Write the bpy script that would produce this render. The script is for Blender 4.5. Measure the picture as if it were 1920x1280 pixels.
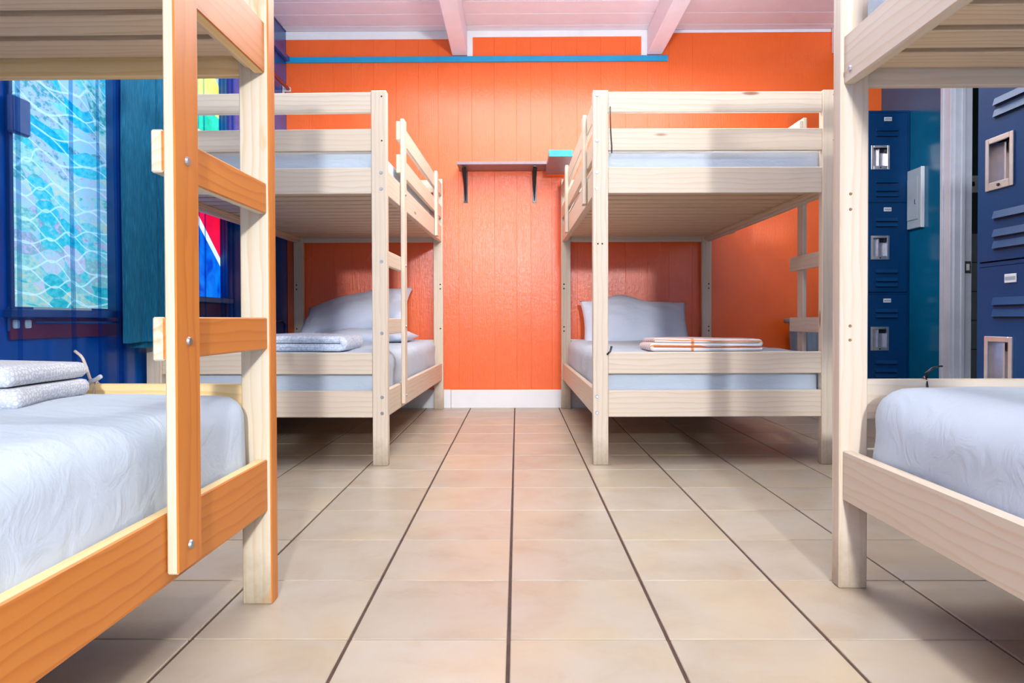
import bpy, bmesh, math, random
from mathutils import Vector, Matrix, Euler, noise

for o in list(bpy.data.objects):
    bpy.data.objects.remove(o, do_unlink=True)
random.seed(7)
S = bpy.context.scene
COL = S.collection
PI = math.pi

# ------------------------------------------------------------------ camera
cam_d = bpy.data.cameras.new('camera')
cam = bpy.data.objects.new('camera', cam_d)
COL.objects.link(cam)
S.camera = cam
_f, _p, _yaw, _roll = 1325.67, .014, .0074, -.0026
F = Vector((-math.sin(_yaw) * math.cos(_p), math.cos(_yaw) * math.cos(_p), -math.sin(_p)))
R = Vector((math.cos(_yaw), math.sin(_yaw), 0))
U = R.cross(F)
R2 = R * math.cos(_roll) + U * math.sin(_roll)
U2 = U * math.cos(_roll) - R * math.sin(_roll)
m = Matrix((R2, U2, -F)).transposed().to_4x4()
m.translation = Vector((0, 0, .635))
cam.matrix_world = m
cam_d.sensor_width = 36
cam_d.sensor_fit = 'HORIZONTAL'
cam_d.lens = _f * 36 / 1920
cam_d.shift_y = -23.33 / 1920
cam_d.clip_start = .02

# ------------------------------------------------------------------ world, lights, exposure
w = bpy.data.worlds.new('world')
S.world = w
w.use_nodes = True
w.node_tree.nodes['Background'].inputs[0].default_value = (.85, .92, 1, 1)
w.node_tree.nodes['Background'].inputs[1].default_value = .3


def point_light(name, loc, energy, radius, col=(1, 1, 1)):
    l = bpy.data.lights.new(name, 'POINT')
    l.energy = energy
    l.shadow_soft_size = radius
    l.color = col
    o = bpy.data.objects.new(name, l)
    o.location = loc
    COL.objects.link(o)
    return o


LIGHT_TINT = (.955, .99, 1.05)  # cool tint shared by the flashes and the added fills
point_light('flash_high', (.55, 1.6, 2.40), 24, .06, LIGHT_TINT)
point_light('fill_camera', (.05, -.35, .82), 5, .05, LIGHT_TINT)  # added weak fill from the camera side, lifts the bed undersides
point_light('flash_low', (.46, -.25, 1.75), 10, .05, LIGHT_TINT)
point_light('fill_rear', (.46, -3.4, 1.85), 680, .10, LIGHT_TINT)  # added light behind the camera, evens out near and far brightness
_cl = bpy.data.lights.new('fill_ceiling', 'AREA')  # added unseen soft fill over the back of the room
_cl.shape = 'RECTANGLE'
_cl.size, _cl.size_y, _cl.energy, _cl.color = 2.4, 1.6, 66, LIGHT_TINT
_co = bpy.data.objects.new('fill_ceiling', _cl)
_co.location = (.3, 3.55, 2.45)
COL.objects.link(_co)
S.view_settings.view_transform = 'Standard'
S.view_settings.look = 'None'
S.view_settings.gamma = 1
S.view_settings.use_curve_mapping = False
S.view_settings.exposure = 0.33


# ------------------------------------------------------------------ materials
def srgb(r, g, b):
    f = lambda c: (c / 255 / 12.92) if c / 255 <= .04045 else ((c / 255 + .055) / 1.055) ** 2.4
    return (f(r), f(g), f(b), 1)


class NT:
    def __init__(self, name):
        self.m = bpy.data.materials.new(name)
        self.m.use_nodes = True
        self.t = self.m.node_tree
        self.b = self.t.nodes['Principled BSDF']

    def n(self, typ, **kw):
        x = self.t.nodes.new(typ)
        for k, v in kw.items():
            if k in ('ins',):
                for a, c in v.items():
                    if hasattr(c, 'is_linked') or isinstance(c, bpy.types.NodeSocket):
                        self.t.links.new(c, x.inputs[a])
                    else:
                        x.inputs[a].default_value = c
            else:
                setattr(x, k, v)
        return x

    def l(self, a, b):
        self.t.links.new(a, b)

    def math(self, op, a, b=None, c=None):
        x = self.n('ShaderNodeMath', operation=op)
        for i, v in enumerate((a, b, c)):
            if v is None:
                continue
            if isinstance(v, bpy.types.NodeSocket):
                self.l(v, x.inputs[i])
            else:
                x.inputs[i].default_value = v
        return x.outputs[0]

    def mix(self, fac, a, b, blend='MIX'):
        x = self.n('ShaderNodeMix', data_type='RGBA', blend_type=blend)
        for i, v in ((0, fac), (6, a), (7, b)):
            if isinstance(v, bpy.types.NodeSocket):
                self.l(v, x.inputs[i])
            else:
                x.inputs[i].default_value = v
        return x.outputs[2]

    def ramp(self, fac, stops, interp='LINEAR'):
        x = self.n('ShaderNodeValToRGB')
        x.color_ramp.interpolation = interp
        e = x.color_ramp.elements
        while len(e) > 1:
            e.remove(e[0])
        e[0].position, e[0].color = stops[0]
        for p, c in stops[1:]:
            k = e.new(p)
            k.color = c
        self.l(fac, x.inputs[0])
        return x.outputs[0]

    def coord(self, which='Object', scale=(1, 1, 1), rand=None):
        tc = self.n('ShaderNodeTexCoord')
        v = tc.outputs[which]
        if rand:
            oi = self.n('ShaderNodeObjectInfo')
            s = self.n('ShaderNodeVectorMath', operation='SCALE')
            s.inputs[0].default_value = rand
            self.l(oi.outputs['Random'], s.inputs['Scale'])
            a = self.n('ShaderNodeVectorMath', operation='ADD')
            self.l(v, a.inputs[0])
            self.l(s.outputs[0], a.inputs[1])
            v = a.outputs[0]
        if scale != (1, 1, 1):
            mp = self.n('ShaderNodeMapping')
            mp.inputs['Scale'].default_value = scale
            self.l(v, mp.inputs['Vector'])
            v = mp.outputs[0]
        return v

    def noise(self, vec, scale, detail=3, rough=.5, dist=0):
        x = self.n('ShaderNodeTexNoise')
        self.l(vec, x.inputs['Vector'])
        x.inputs['Scale'].default_value = scale
        x.inputs['Detail'].default_value = detail
        x.inputs['Roughness'].default_value = rough
        x.inputs['Distortion'].default_value = dist
        return x.outputs['Fac']

    def bump(self, h, strength, dist):
        x = self.n('ShaderNodeBump')
        x.inputs['Strength'].default_value = strength
        x.inputs['Distance'].default_value = dist
        self.l(h, x.inputs['Height'])
        self.l(x.outputs[0], self.b.inputs['Normal'])

    def set(self, col=None, rough=None, spec=None, metal=None):
        if col is not None:
            if isinstance(col, bpy.types.NodeSocket):
                self.l(col, self.b.inputs['Base Color'])
            else:
                self.b.inputs['Base Color'].default_value = col
        if rough is not None:
            if isinstance(rough, bpy.types.NodeSocket):
                self.l(rough, self.b.inputs['Roughness'])
            else:
                self.b.inputs['Roughness'].default_value = rough
        if spec is not None:
            self.b.inputs['Specular IOR Level'].default_value = spec
        if metal is not None:
            self.b.inputs['Metallic'].default_value = metal
        return self.m


def paint(name, col, rough=.5, spec=.5, var=.06, scale=6, bump=.15, metal=0):
    n = NT(name)
    v = n.coord('Object')
    f = n.noise(v, scale, 4, .6)
    dark = tuple(c * (1 - var * 2) for c in col[:3]) + (1,)
    lite = tuple(min(1, c * (1 + var)) for c in col[:3]) + (1,)
    n.set(n.ramp(f, [(.3, dark), (.7, lite)]), rough, spec, metal)
    if bump:
        n.bump(n.noise(v, 180, 2, .6), bump, .002)
    return n.m


def wood(name, lite, mid, dark, stain=None, rough=.5, dirty=False):
    n = NT(name)
    v = n.coord('Object', (1, 1, 1), (23.7, 3.13, 5.71))
    v2 = n.n('ShaderNodeMapping')
    v2.inputs['Scale'].default_value = (.16, 1, 1)
    v2.inputs['Location'].default_value = (0, .09, .03)
    n.l(v, v2.inputs['Vector'])
    wv = n.n('ShaderNodeTexWave', wave_type='RINGS', rings_direction='X', wave_profile='SAW')
    n.l(v2.outputs[0], wv.inputs['Vector'])
    wv.inputs['Scale'].default_value = 17
    wv.inputs['Distortion'].default_value = 5
    wv.inputs['Detail'].default_value = 2
    wv.inputs['Detail Scale'].default_value = 1.4
    v3 = n.n('ShaderNodeMapping')
    v3.inputs['Scale'].default_value = (2.2, 60, 60)
    n.l(v, v3.inputs['Vector'])
    fib = n.noise(v3.outputs[0], 3, 3, .6)
    v4 = n.n('ShaderNodeMapping')
    v4.inputs['Scale'].default_value = (1.1, 6, 6)
    n.l(v, v4.inputs['Vector'])
    blo = n.noise(v4.outputs[0], 1.6, 2, .5)
    g = n.ramp(wv.outputs['Fac'], [(0, lite), (.55, tuple((a + b) / 2 for a, b in zip(lite, mid))), (.86, tuple((a + b) / 2 for a, b in zip(mid, dark))), (1, lite)])
    c = n.mix(n.math('MULTIPLY', fib, .35), g, lite)
    c = n.mix(n.ramp(blo, [(.35, (0, 0, 0, 1)), (.75, (.55, .55, .55, 1))]), c, mid)
    # sparse knots
    vk = n.n('ShaderNodeMapping')
    vk.inputs['Scale'].default_value = (2.2, 9, 9)
    n.l(v, vk.inputs['Vector'])
    vo = n.n('ShaderNodeTexVoronoi')
    n.l(vk.outputs[0], vo.inputs['Vector'])
    vo.inputs['Scale'].default_value = 1
    sep = n.n('ShaderNodeSeparateColor')
    n.l(vo.outputs['Color'], sep.inputs[0])
    on = n.math('GREATER_THAN', sep.outputs[0], .83)
    kn = n.ramp(vo.outputs['Distance'], [(.0, (1, 1, 1, 1)), (.06, (.8, .8, .8, 1)), (.1, (0, 0, 0, 1))])
    c = n.mix(n.math('MULTIPLY', kn, on), c, srgb(150, 96, 60))
    if stain:
        sn = n.noise(n.coord('Object', (1.4, 4, 4), (3, 2, 1)), 3.2, 3, .55, .6)
        c = n.mix(n.ramp(sn, [(.60, (0, 0, 0, 1)), (.70, (.8, .8, .8, 1))]), c, stain)
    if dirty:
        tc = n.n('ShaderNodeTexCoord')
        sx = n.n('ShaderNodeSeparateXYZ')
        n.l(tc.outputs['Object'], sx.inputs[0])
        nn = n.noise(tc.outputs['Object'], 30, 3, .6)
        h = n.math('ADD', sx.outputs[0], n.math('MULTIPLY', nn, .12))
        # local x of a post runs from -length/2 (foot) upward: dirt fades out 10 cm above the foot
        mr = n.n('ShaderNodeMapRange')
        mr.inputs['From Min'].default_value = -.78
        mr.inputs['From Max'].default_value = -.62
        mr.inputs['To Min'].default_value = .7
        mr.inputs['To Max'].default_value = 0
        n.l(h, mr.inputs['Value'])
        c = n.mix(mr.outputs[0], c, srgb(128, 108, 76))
    n.set(c, rough, .35)
    n.bump(fib, .12, .001)
    return n.m


PINE_L, PINE_M, PINE_D = srgb(220, 204, 183), srgb(217, 195, 167), srgb(205, 171, 132)
M = {}
M['pine'] = wood('pine', PINE_L, PINE_M, PINE_D)
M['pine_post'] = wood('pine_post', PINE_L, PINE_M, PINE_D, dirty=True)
M['pine_slat'] = wood('pine_slat', srgb(226, 200, 165), srgb(214, 184, 146), srgb(190, 156, 118))
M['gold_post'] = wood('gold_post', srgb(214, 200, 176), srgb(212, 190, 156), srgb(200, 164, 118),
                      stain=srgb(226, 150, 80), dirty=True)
M['gold'] = wood('gold', srgb(244, 212, 154), srgb(240, 200, 134), srgb(220, 168, 98))
M['stain'] = wood('stain', srgb(208, 128, 52), srgb(201, 116, 42), srgb(176, 90, 28), rough=.38)


def mat_tile():
    n = NT('beige_tile')
    v = n.coord('Object', (1, 1, 1), (17.3, 9.1, 4.7))
    f = n.noise(v, 7, 6, .62, .4)
    f2 = n.noise(v, 2.6, 3, .5)
    c = n.ramp(f, [(.28, srgb(174, 154, 129)), (.5, srgb(183, 169, 148)), (.72, srgb(187, 176, 160))])
    c = n.mix(n.ramp(f2, [(.45, (0, 0, 0, 1)), (.7, (.5, .5, .5, 1))]), c, srgb(204, 182, 144))
    oi = n.n('ShaderNodeObjectInfo')
    hv = n.n('ShaderNodeHueSaturation')
    n.l(c, hv.inputs['Color'])
    mr = n.n('ShaderNodeMapRange')
    mr.inputs['To Min'].default_value = .93
    mr.inputs['To Max'].default_value = 1.04
    n.l(oi.outputs['Random'], mr.inputs['Value'])
    n.l(mr.outputs[0], hv.inputs['Value'])
    n.set(hv.outputs[0], .34, .5)
    n.bump(n.noise(v, 14, 3, .5), .10, .004)
    return n.m


M['tile'] = mat_tile()
M['grout'] = paint('grout', srgb(92, 70, 62), .9, .2, .15, 30)
def mat_orange():
    n = NT('orange_paint')
    v = n.coord('Object', (1, 1, 1), (13.7, 5.1, 8.3))
    f = n.noise(v, 3, 4, .6)
    c = n.ramp(f, [(.3, srgb(246, 101, 34)), (.7, srgb(250, 108, 40))])
    vs = n.coord('Object', (40, 1, 1.5))
    f2 = n.noise(vs, 5, 4, .6)
    f3 = n.noise(v, 1.6, 2, .5)
    n.set(c, n.ramp(f3, [(.2, (.22, .22, .22, 1)), (.8, (.30, .30, .30, 1))]), .55)
    n.bump(n.math('ADD', f2, n.math('MULTIPLY', n.noise(v, 45, 3, .6), .7)), .35, .004)
    return n.m


M['orange'] = mat_orange()
M['white'] = paint('white_paint', srgb(240, 238, 236), .55, .4, .02)
M['ceil'] = paint('ceiling_white', srgb(246, 240, 244), .5, .4, .02, 9)
M['bluewall'] = paint('glossy_navy_paint', srgb(12, 84, 168), .17, .55, .12, 4, .06)
M['tealwall'] = paint('glossy_teal_paint', srgb(2, 92, 128), .2, .6, .08, 4, .06)
M['bluestrip'] = paint('blue_strip_paint', srgb(0, 156, 204), .4, .5, .06)
M['redband'] = paint('brick_red_paint', srgb(120, 36, 34), .35, .5, .1)
M['aqua'] = paint('aqua_edge_paint', srgb(48, 150, 172), .5, .4, .12, 40)
M['greypaint'] = paint('grey_shelf_laminate', srgb(150, 128, 134), .4, .4, .06, 20)
M['black'] = paint('black_metal', srgb(20, 20, 26), .25, .6, .1, 30, .05)
M['locker'] = paint('blue_locker_enamel', srgb(0, 58, 106), .42, .22, .07, 5, .08)
M['lockdark'] = paint('locker_inner_dark', srgb(4, 30, 52), .6, .3, .1)
M['chrome'] = paint('brushed_steel', (.72, .70, .70, 1), .28, .5, .05, 30, .05, 1)
M['bolt'] = paint('zinc_bolt', (.42, .43, .45, 1), .35, .5, .05, 60, 0, 1)
M['hole'] = paint('dark_screw_hole', srgb(60, 46, 36), .8, .2, .1, 60, 0)
M['plug'] = paint('tan_screw_plug', srgb(150, 122, 92), .7, .2, .1, 60, 0)
M['copper'] = paint('copper_rod', srgb(150, 74, 62), .35, .5, .08, 20, 0, .4)
M['plastic'] = paint('white_plastic', srgb(225, 225, 225), .4, .5, .02, 20, 0)
M['panelgrey'] = paint('grey_panel_enamel', srgb(158, 172, 180), .4, .5, .04, 8, .05)
M['jamb'] = paint('door_casing_paint', srgb(182, 186, 194), .45, .45, .04, 9, .1)
M['bathdark'] = paint('dark_green_paint', srgb(40, 62, 60), .5, .4, .1)
M['bathtile'] = paint('grey_wall_tile', srgb(150, 160, 160), .25, .5, .05)
M['bin'] = paint('grey_bin_plastic', srgb(135, 150, 165), .35, .5, .08, 10)
M['beige'] = paint('beige_tie_plastic', srgb(206, 186, 170), .45, .4, .05, 30, 0)
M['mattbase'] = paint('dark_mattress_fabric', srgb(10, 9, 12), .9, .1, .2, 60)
M['box'] = paint('slate_blue_plastic', srgb(120, 132, 178), .5, .4, .06, 12)
M['sill'] = paint('sill_blue_paint', srgb(60, 92, 140), .35, .5, .08, 9)


def mat_sheet(name, col):
    n = NT(name)
    v = n.coord('Object')
    f = n.noise(v, 5, 4, .6)
    c = n.ramp(f, [(.3, tuple(x * .95 for x in col[:3]) + (1,)), (.7, col)])
    n.set(c, .85, .2)
    vs = n.coord('Object', (1, 2.2, 2.2))
    h = n.math('ADD', n.noise(vs, 7, 4, .55, 1.2), n.math('MULTIPLY', n.noise(v, 260, 2, .5), .05))
    n.bump(h, .35, .012)
    return n.m


M['sheet'] = mat_sheet('white_sheet', srgb(200, 210, 219))
M['pillow'] = mat_sheet('white_pillowcase', srgb(218, 223, 234))


def mat_ring_blanket():
    n = NT('grey_ring_pattern')
    v = n.coord('Object')
    vo = n.n('ShaderNodeTexVoronoi')
    n.l(v, vo.inputs['Vector'])
    vo.inputs['Scale'].default_value = 95
    vo.inputs['Randomness'].default_value = .35
    r = n.ramp(vo.outputs['Distance'], [(0, srgb(228, 228, 230)), (.34, srgb(226, 226, 229)), (.44, srgb(192, 194, 198)),
                                        (.56, srgb(196, 198, 202)), (.66, srgb(224, 224, 227))])
    n.set(r, .9, .15)
    n.bump(n.noise(v, 160, 3, .6), .3, .003)
    return n.m


def mat_fleck():
    n = NT('pale_fleck_blanket')
    v = n.coord('Object')
    f = n.noise(v, 110, 3, .6)
    n.set(n.ramp(f, [(.4, srgb(196, 204, 216)), (.55, srgb(226, 230, 238)), (.7, srgb(238, 240, 244))]), .9, .15)
    n.bump(n.noise(v, 140, 3, .6), .3, .003)
    return n.m


def mat_stripe():
    n = NT('white_orange_stripes')
    tc = n.n('ShaderNodeTexCoord')
    sx = n.n('ShaderNodeSeparateXYZ')
    n.l(tc.outputs['Object'], sx.inputs[0])
    wob = n.math('MULTIPLY', n.noise(n.coord('Object', (3, 3, 3)), 2, 2), .03)
    k = n.math('ADD', n.math('MULTIPLY', sx.outputs[1], 1.0), n.math('ADD', n.math('MULTIPLY', sx.outputs[2], 1.6), wob))
    fr = n.math('FRACT', n.math('MULTIPLY', k, 24))
    s1 = n.math('LESS_THAN', fr, .24)
    d = n.math('ABSOLUTE', n.math('SUBTRACT', sx.outputs[0], -.065))
    s2 = n.math('LESS_THAN', d, .006)
    n.set(n.mix(n.math('MAXIMUM', s1, s2), srgb(238, 230, 226), srgb(240, 150, 92)), .9, .15)
    n.bump(n.noise(tc.outputs['Object'], 160, 3, .6), .25, .003)
    return n.m


M['ring'] = mat_ring_blanket()
M['fleck'] = mat_fleck()
M['stripe'] = mat_stripe()


def mat_teal_cloth():
    n = NT('teal_slub_curtain')
    v = n.coord('Object', (60, 60, 3))
    f = n.noise(v, 6, 4, .6)
    n.set(n.ramp(f, [(.3, srgb(2, 70, 104)), (.55, srgb(10, 98, 132)), (.75, srgb(40, 124, 152))]), .8, .2)
    n.bump(f, .3, .003)
    return n.m


M['tealcloth'] = mat_teal_cloth()


def mat_sheer():
    n = NT('sheer_blue_voile')
    tr = n.n('ShaderNodeBsdfTransparent')
    tr.inputs[0].default_value = (.76, .92, 1, 1)
    di = n.n('ShaderNodeBsdfDiffuse')
    di.inputs[0].default_value = srgb(0, 60, 150)
    tl = n.n('ShaderNodeBsdfTranslucent')
    tl.inputs[0].default_value = srgb(0, 70, 170)
    a = n.n('ShaderNodeMixShader')
    a.inputs[0].default_value = .35
    n.l(di.outputs[0], a.inputs[1])
    n.l(tl.outputs[0], a.inputs[2])
    b = n.n('ShaderNodeMixShader')
    weave = n.noise(n.coord('Object', (300, 300, 300)), 3, 1)
    n.l(n.math('ADD', n.math('MULTIPLY', weave, .1), .15), b.inputs[0])
    n.l(tr.outputs[0], b.inputs[1])
    n.l(a.outputs[0], b.inputs[2])
    out = [x for x in n.t.nodes if x.type == 'OUTPUT_MATERIAL'][0]
    n.l(b.outputs[0], out.inputs[0])
    return n.m


M['sheer'] = mat_sheer()


def mat_film():
    """backlit window film: lens-shaped watery cells between wavy white lines"""
    n = NT('watery_window_film')
    tc = n.n('ShaderNodeTexCoord')
    sx = n.n('ShaderNodeSeparateXYZ')
    n.l(tc.outputs['Object'], sx.inputs[0])
    y, z = sx.outputs[1], sx.outputs[2]
    nz = n.noise(tc.outputs['Object'], 2.6, 0)
    nz2 = n.noise(n.coord('Object', (1, 1, 1.4)), 5, 0)

    def fam(freq, amp, ph, per, k, slope, off):
        s = n.math('SINE', n.math('ADD', n.math('MULTIPLY', y, freq), n.math('ADD', n.math('MULTIPLY', nz, k), n.math('MULTIPLY', z, ph))))
        q = n.math('ADD', n.math('ADD', z, n.math('MULTIPLY', s, amp)), n.math('ADD', n.math('MULTIPLY', nz2, .05), n.math('ADD', n.math('MULTIPLY', y, slope), off)))
        t = n.math('FRACT', n.math('DIVIDE', q, per))
        return n.math('ABSOLUTE', n.math('SUBTRACT', t, .5)), n.math('FLOOR', n.math('DIVIDE', q, per))
    a, ia = fam(18, .027, 7, .084, 5, .12, 0)
    b, ib = fam(18, -.024, 7, .084, 6, .10, .040)
    la = n.ramp(a, [(0, (1, 1, 1, 1)), (.022, (.7, .7, .7, 1)), (.055, (0, 0, 0, 1))])
    lb = n.ramp(b, [(0, (1, 1, 1, 1)), (.022, (.7, .7, .7, 1)), (.055, (0, 0, 0, 1))])
    line = n.math('MAXIMUM', la, lb)
    th = n.math('ADD', n.math('MULTIPLY', y, 18), n.math('ADD', n.math('MULTIPLY', nz, 5), n.math('MULTIPLY', z, 7)))
    cm = n.n('ShaderNodeCombineXYZ')
    n.l(ia, cm.inputs[0])
    n.l(ib, cm.inputs[1])
    n.l(n.math('FLOOR', n.math('DIVIDE', th, PI)), cm.inputs[2])
    wn = n.n('ShaderNodeTexWhiteNoise', noise_dimensions='3D')
    n.l(cm.outputs[0], wn.inputs['Vector'])
    fine = n.noise(n.coord('Object', (1, 8, 14)), 4, 4, .6)
    hue = n.math('ADD', n.math('MULTIPLY', wn.outputs['Value'], .62), n.math('MULTIPLY', n.math('SUBTRACT', fine, .12), .5))
    c = n.ramp(hue, [(.08, srgb(0, 140, 176)), (.22, srgb(0, 164, 200)), (.34, srgb(70, 196, 216)), (.46, srgb(140, 204, 222)),
                     (.56, srgb(176, 190, 220)), (.64, srgb(0, 146, 150)), (.74, srgb(150, 210, 210)), (.88, srgb(204, 210, 196))])
    # lower part of the film runs to warmer tones
    mr = n.n('ShaderNodeMapRange')
    mr.inputs['From Min'].default_value = -.1
    mr.inputs['From Max'].default_value = -.68
    n.l(z, mr.inputs['Value'])
    warm = n.ramp(hue, [(.1, srgb(0, 150, 150)), (.3, srgb(70, 190, 190)), (.45, srgb(200, 196, 196)), (.58, srgb(190, 160, 196)), (.7, srgb(120, 196, 190)), (.85, srgb(226, 190, 150))])
    c = n.mix(n.math('MULTIPLY', mr.outputs[0], .8), c, warm)
    c = n.mix(n.math('MULTIPLY', line, .75), c, srgb(214, 240, 250))
    n.set(c, .3, .4)
    n.l(c, n.b.inputs['Emission Color'])
    n.b.inputs['Emission Strength'].default_value = .85
    return n.m


M['film'] = mat_film()


def glow(name, c1, c2, s=1.1, scale=6):
    n = NT(name)
    v = n.coord('Object')
    f = n.noise(v, scale, 4, .6, .5)
    c = n.ramp(f, [(.32, c1), (.68, c2)])
    n.set(c, .3, .4)
    n.l(c, n.b.inputs['Emission Color'])
    n.b.inputs['Emission Strength'].default_value = s
    return n.m


M['gl_yellow'] = glow('yellow_glass', srgb(246, 214, 60), srgb(255, 236, 120), 1.5)
M['gl_white'] = glow('white_glass', srgb(216, 228, 236), srgb(238, 240, 244), 1.3)
M['gl_green'] = glow('green_glass', srgb(0, 170, 120), srgb(60, 214, 160), 1.2, 14)
M['gl_red'] = glow('red_glass', srgb(214, 0, 30), srgb(240, 16, 50), 1.5)
M['gl_blue'] = glow('blue_glass', srgb(0, 60, 176), srgb(10, 130, 230), 1.25, 9)
M['gl_grey'] = glow('grey_glass', srgb(150, 160, 150), srgb(190, 196, 180), 1.0)


# ------------------------------------------------------------------ mesh helpers
def link(name, me, mat, parent=None, loc=(0, 0, 0), rot=(0, 0, 0)):
    o = bpy.data.objects.new(name, me)
    if mat is not None and not me.materials:
        me.materials.append(mat)
    COL.objects.link(o)
    if parent is not None:
        o.parent = parent
    o.location = loc
    o.rotation_euler = rot
    return o


def thing(name, label, cat, loc=(0, 0, 0), rz=0, group=None):
    o = bpy.data.objects.new(name, None)
    o.empty_display_size = .1
    COL.objects.link(o)
    o.location = loc
    o.rotation_euler = (0, 0, rz)
    return tag(o, label, cat, group)


def tag(o, label, cat, group=None):
    o['label'] = label
    o['category'] = cat
    if group:
        o['group'] = group
    return o


def structure(o):
    o['kind'] = 'structure'
    return o


_cache = {}


def box_mesh(l, t, w, c=.003, mats=None, key=None):
    """chamfered box centred on its origin, l along X, t along Y, w along Z"""
    k = (round(l, 4), round(t, 4), round(w, 4), c, key)
    if k in _cache:
        return _cache[k]
    bm = bmesh.new()
    bmesh.ops.create_cube(bm, size=1)
    for v in bm.verts:
        v.co = Vector((v.co.x * l, v.co.y * t, v.co.z * w))
    if c:
        bmesh.ops.bevel(bm, geom=list(bm.edges), offset=c, segments=1, affect='EDGES', profile=.5)
    me = bpy.data.meshes.new('board')
    bm.to_mesh(me)
    bm.free()
    if mats:
        for mt in mats:
            me.materials.append(mt)
    _cache[k] = me
    return me


def box(name, x0, x1, y0, y1, z0, z1, mat, parent=None, c=.003):
    me = box_mesh(x1 - x0, y1 - y0, z1 - z0, c, [mat], mat.name)
    return link(name, me, None, parent, ((x0 + x1) / 2, (y0 + y1) / 2, (z0 + z1) / 2))


ROT = {'X': (0, 0, 0), 'Y': (0, 0, PI / 2), 'Z': (0, -PI / 2, 0), 'F': (PI / 2, 0, 0)}


def board(name, x0, x1, y0, y1, z0, z1, ax, mat, parent, stain=None, c=.0025):
    """box whose local X runs along the grain; stain = (parent axis, sign, material) paints faces looking that way"""
    dx, dy, dz = x1 - x0, y1 - y0, z1 - z0
    l, t, w = {'X': (dx, dy, dz), 'Y': (dy, dx, dz), 'Z': (dz, dy, dx), 'F': (dx, dz, dy)}[ax]
    loc = ((x0 + x1) / 2, (y0 + y1) / 2, (z0 + z1) / 2)
    if stain is None:
        me = box_mesh(l, t, w, c, [mat], mat.name)
    else:
        me = box_mesh(l, t, w, c, [mat, stain[2]], mat.name + ax + str(stain[:2]))
        rm = Euler(ROT[ax]).to_matrix()
        for p in me.polygons:
            d = rm @ p.normal
            p.material_index = 1 if d[stain[0]] * stain[1] > .6 else 0
    return link(name, me, None, parent, loc, ROT[ax])


def join_boxes(lst, c=0):
    """one mesh from axis-aligned boxes (one part built of several bars)"""
    bm = bmesh.new()
    for (x0, x1, y0, y1, z0, z1) in lst:
        r = bmesh.ops.create_cube(bm, size=1)
        for v in r['verts']:
            v.co = Vector(((x0 + x1) / 2 + v.co.x * (x1 - x0), (y0 + y1) / 2 + v.co.y * (y1 - y0), (z0 + z1) / 2 + v.co.z * (z1 - z0)))
    if c:
        bmesh.ops.bevel(bm, geom=list(bm.edges), offset=c, segments=1, affect='EDGES', profile=.5)
    me = bpy.data.meshes.new('bars')
    bm.to_mesh(me)
    bm.free()
    return me


def disc_mesh(r, h, seg=12):
    k = ('disc', r, h, seg)
    if k not in _cache:
        bm = bmesh.new()
        bmesh.ops.create_cone(bm, cap_ends=True, segments=seg, radius1=r, radius2=r * .75, depth=h)
        me = bpy.data.meshes.new('disc')
        bm.to_mesh(me)
        bm.free()
        _cache[k] = me
    return _cache[k]


def bolt(parent, loc, facing, r=.008, mat='bolt', name='bolt'):
    k = ('disc', r, .004, mat)
    if k not in _cache:
        me = disc_mesh(r, .004).copy()
        me.materials.append(M[mat])
        _cache[k] = me
    rot = {'-Y': (PI / 2, 0, 0), '+Y': (-PI / 2, 0, 0), '+X': (0, PI / 2, 0), '-X': (0, -PI / 2, 0)}[facing]
    return link(name, _cache[k], None, parent, loc, rot)


def tube(name, pts, r, mat, parent=None, seg=8, loc=(0, 0, 0)):
    pts = [Vector(p) for p in pts]
    bm = bmesh.new()
    rings = []
    up = Vector((0, 0, 1))
    for i, p in enumerate(pts):
        d = (pts[min(i + 1, len(pts) - 1)] - pts[max(i - 1, 0)]).normalized()
        a = d.cross(up)
        if a.length < .1:
            a = d.cross(Vector((1, 0, 0)))
        a.normalize()
        b = d.cross(a).normalized()
        rr = r[i] if isinstance(r, (list, tuple)) else r
        rings.append([bm.verts.new(p + (a * math.cos(2 * PI * k / seg) + b * math.sin(2 * PI * k / seg)) * rr) for k in range(seg)])
    for i in range(len(rings) - 1):
        for k in range(seg):
            bm.faces.new((rings[i][k], rings[i][(k + 1) % seg], rings[i + 1][(k + 1) % seg], rings[i + 1][k]))
    bm.faces.new(rings[0][::-1])
    bm.faces.new(rings[-1])
    bmesh.ops.recalc_face_normals(bm, faces=bm.faces)
    me = bpy.data.meshes.new(name)
    bm.to_mesh(me)
    bm.free()
    me.polygons.foreach_set('use_smooth', [True] * len(me.polygons))
    return link(name, me, mat, parent, loc)


def smooth(me):
    me.polygons.foreach_set('use_smooth', [True] * len(me.polygons))


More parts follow.
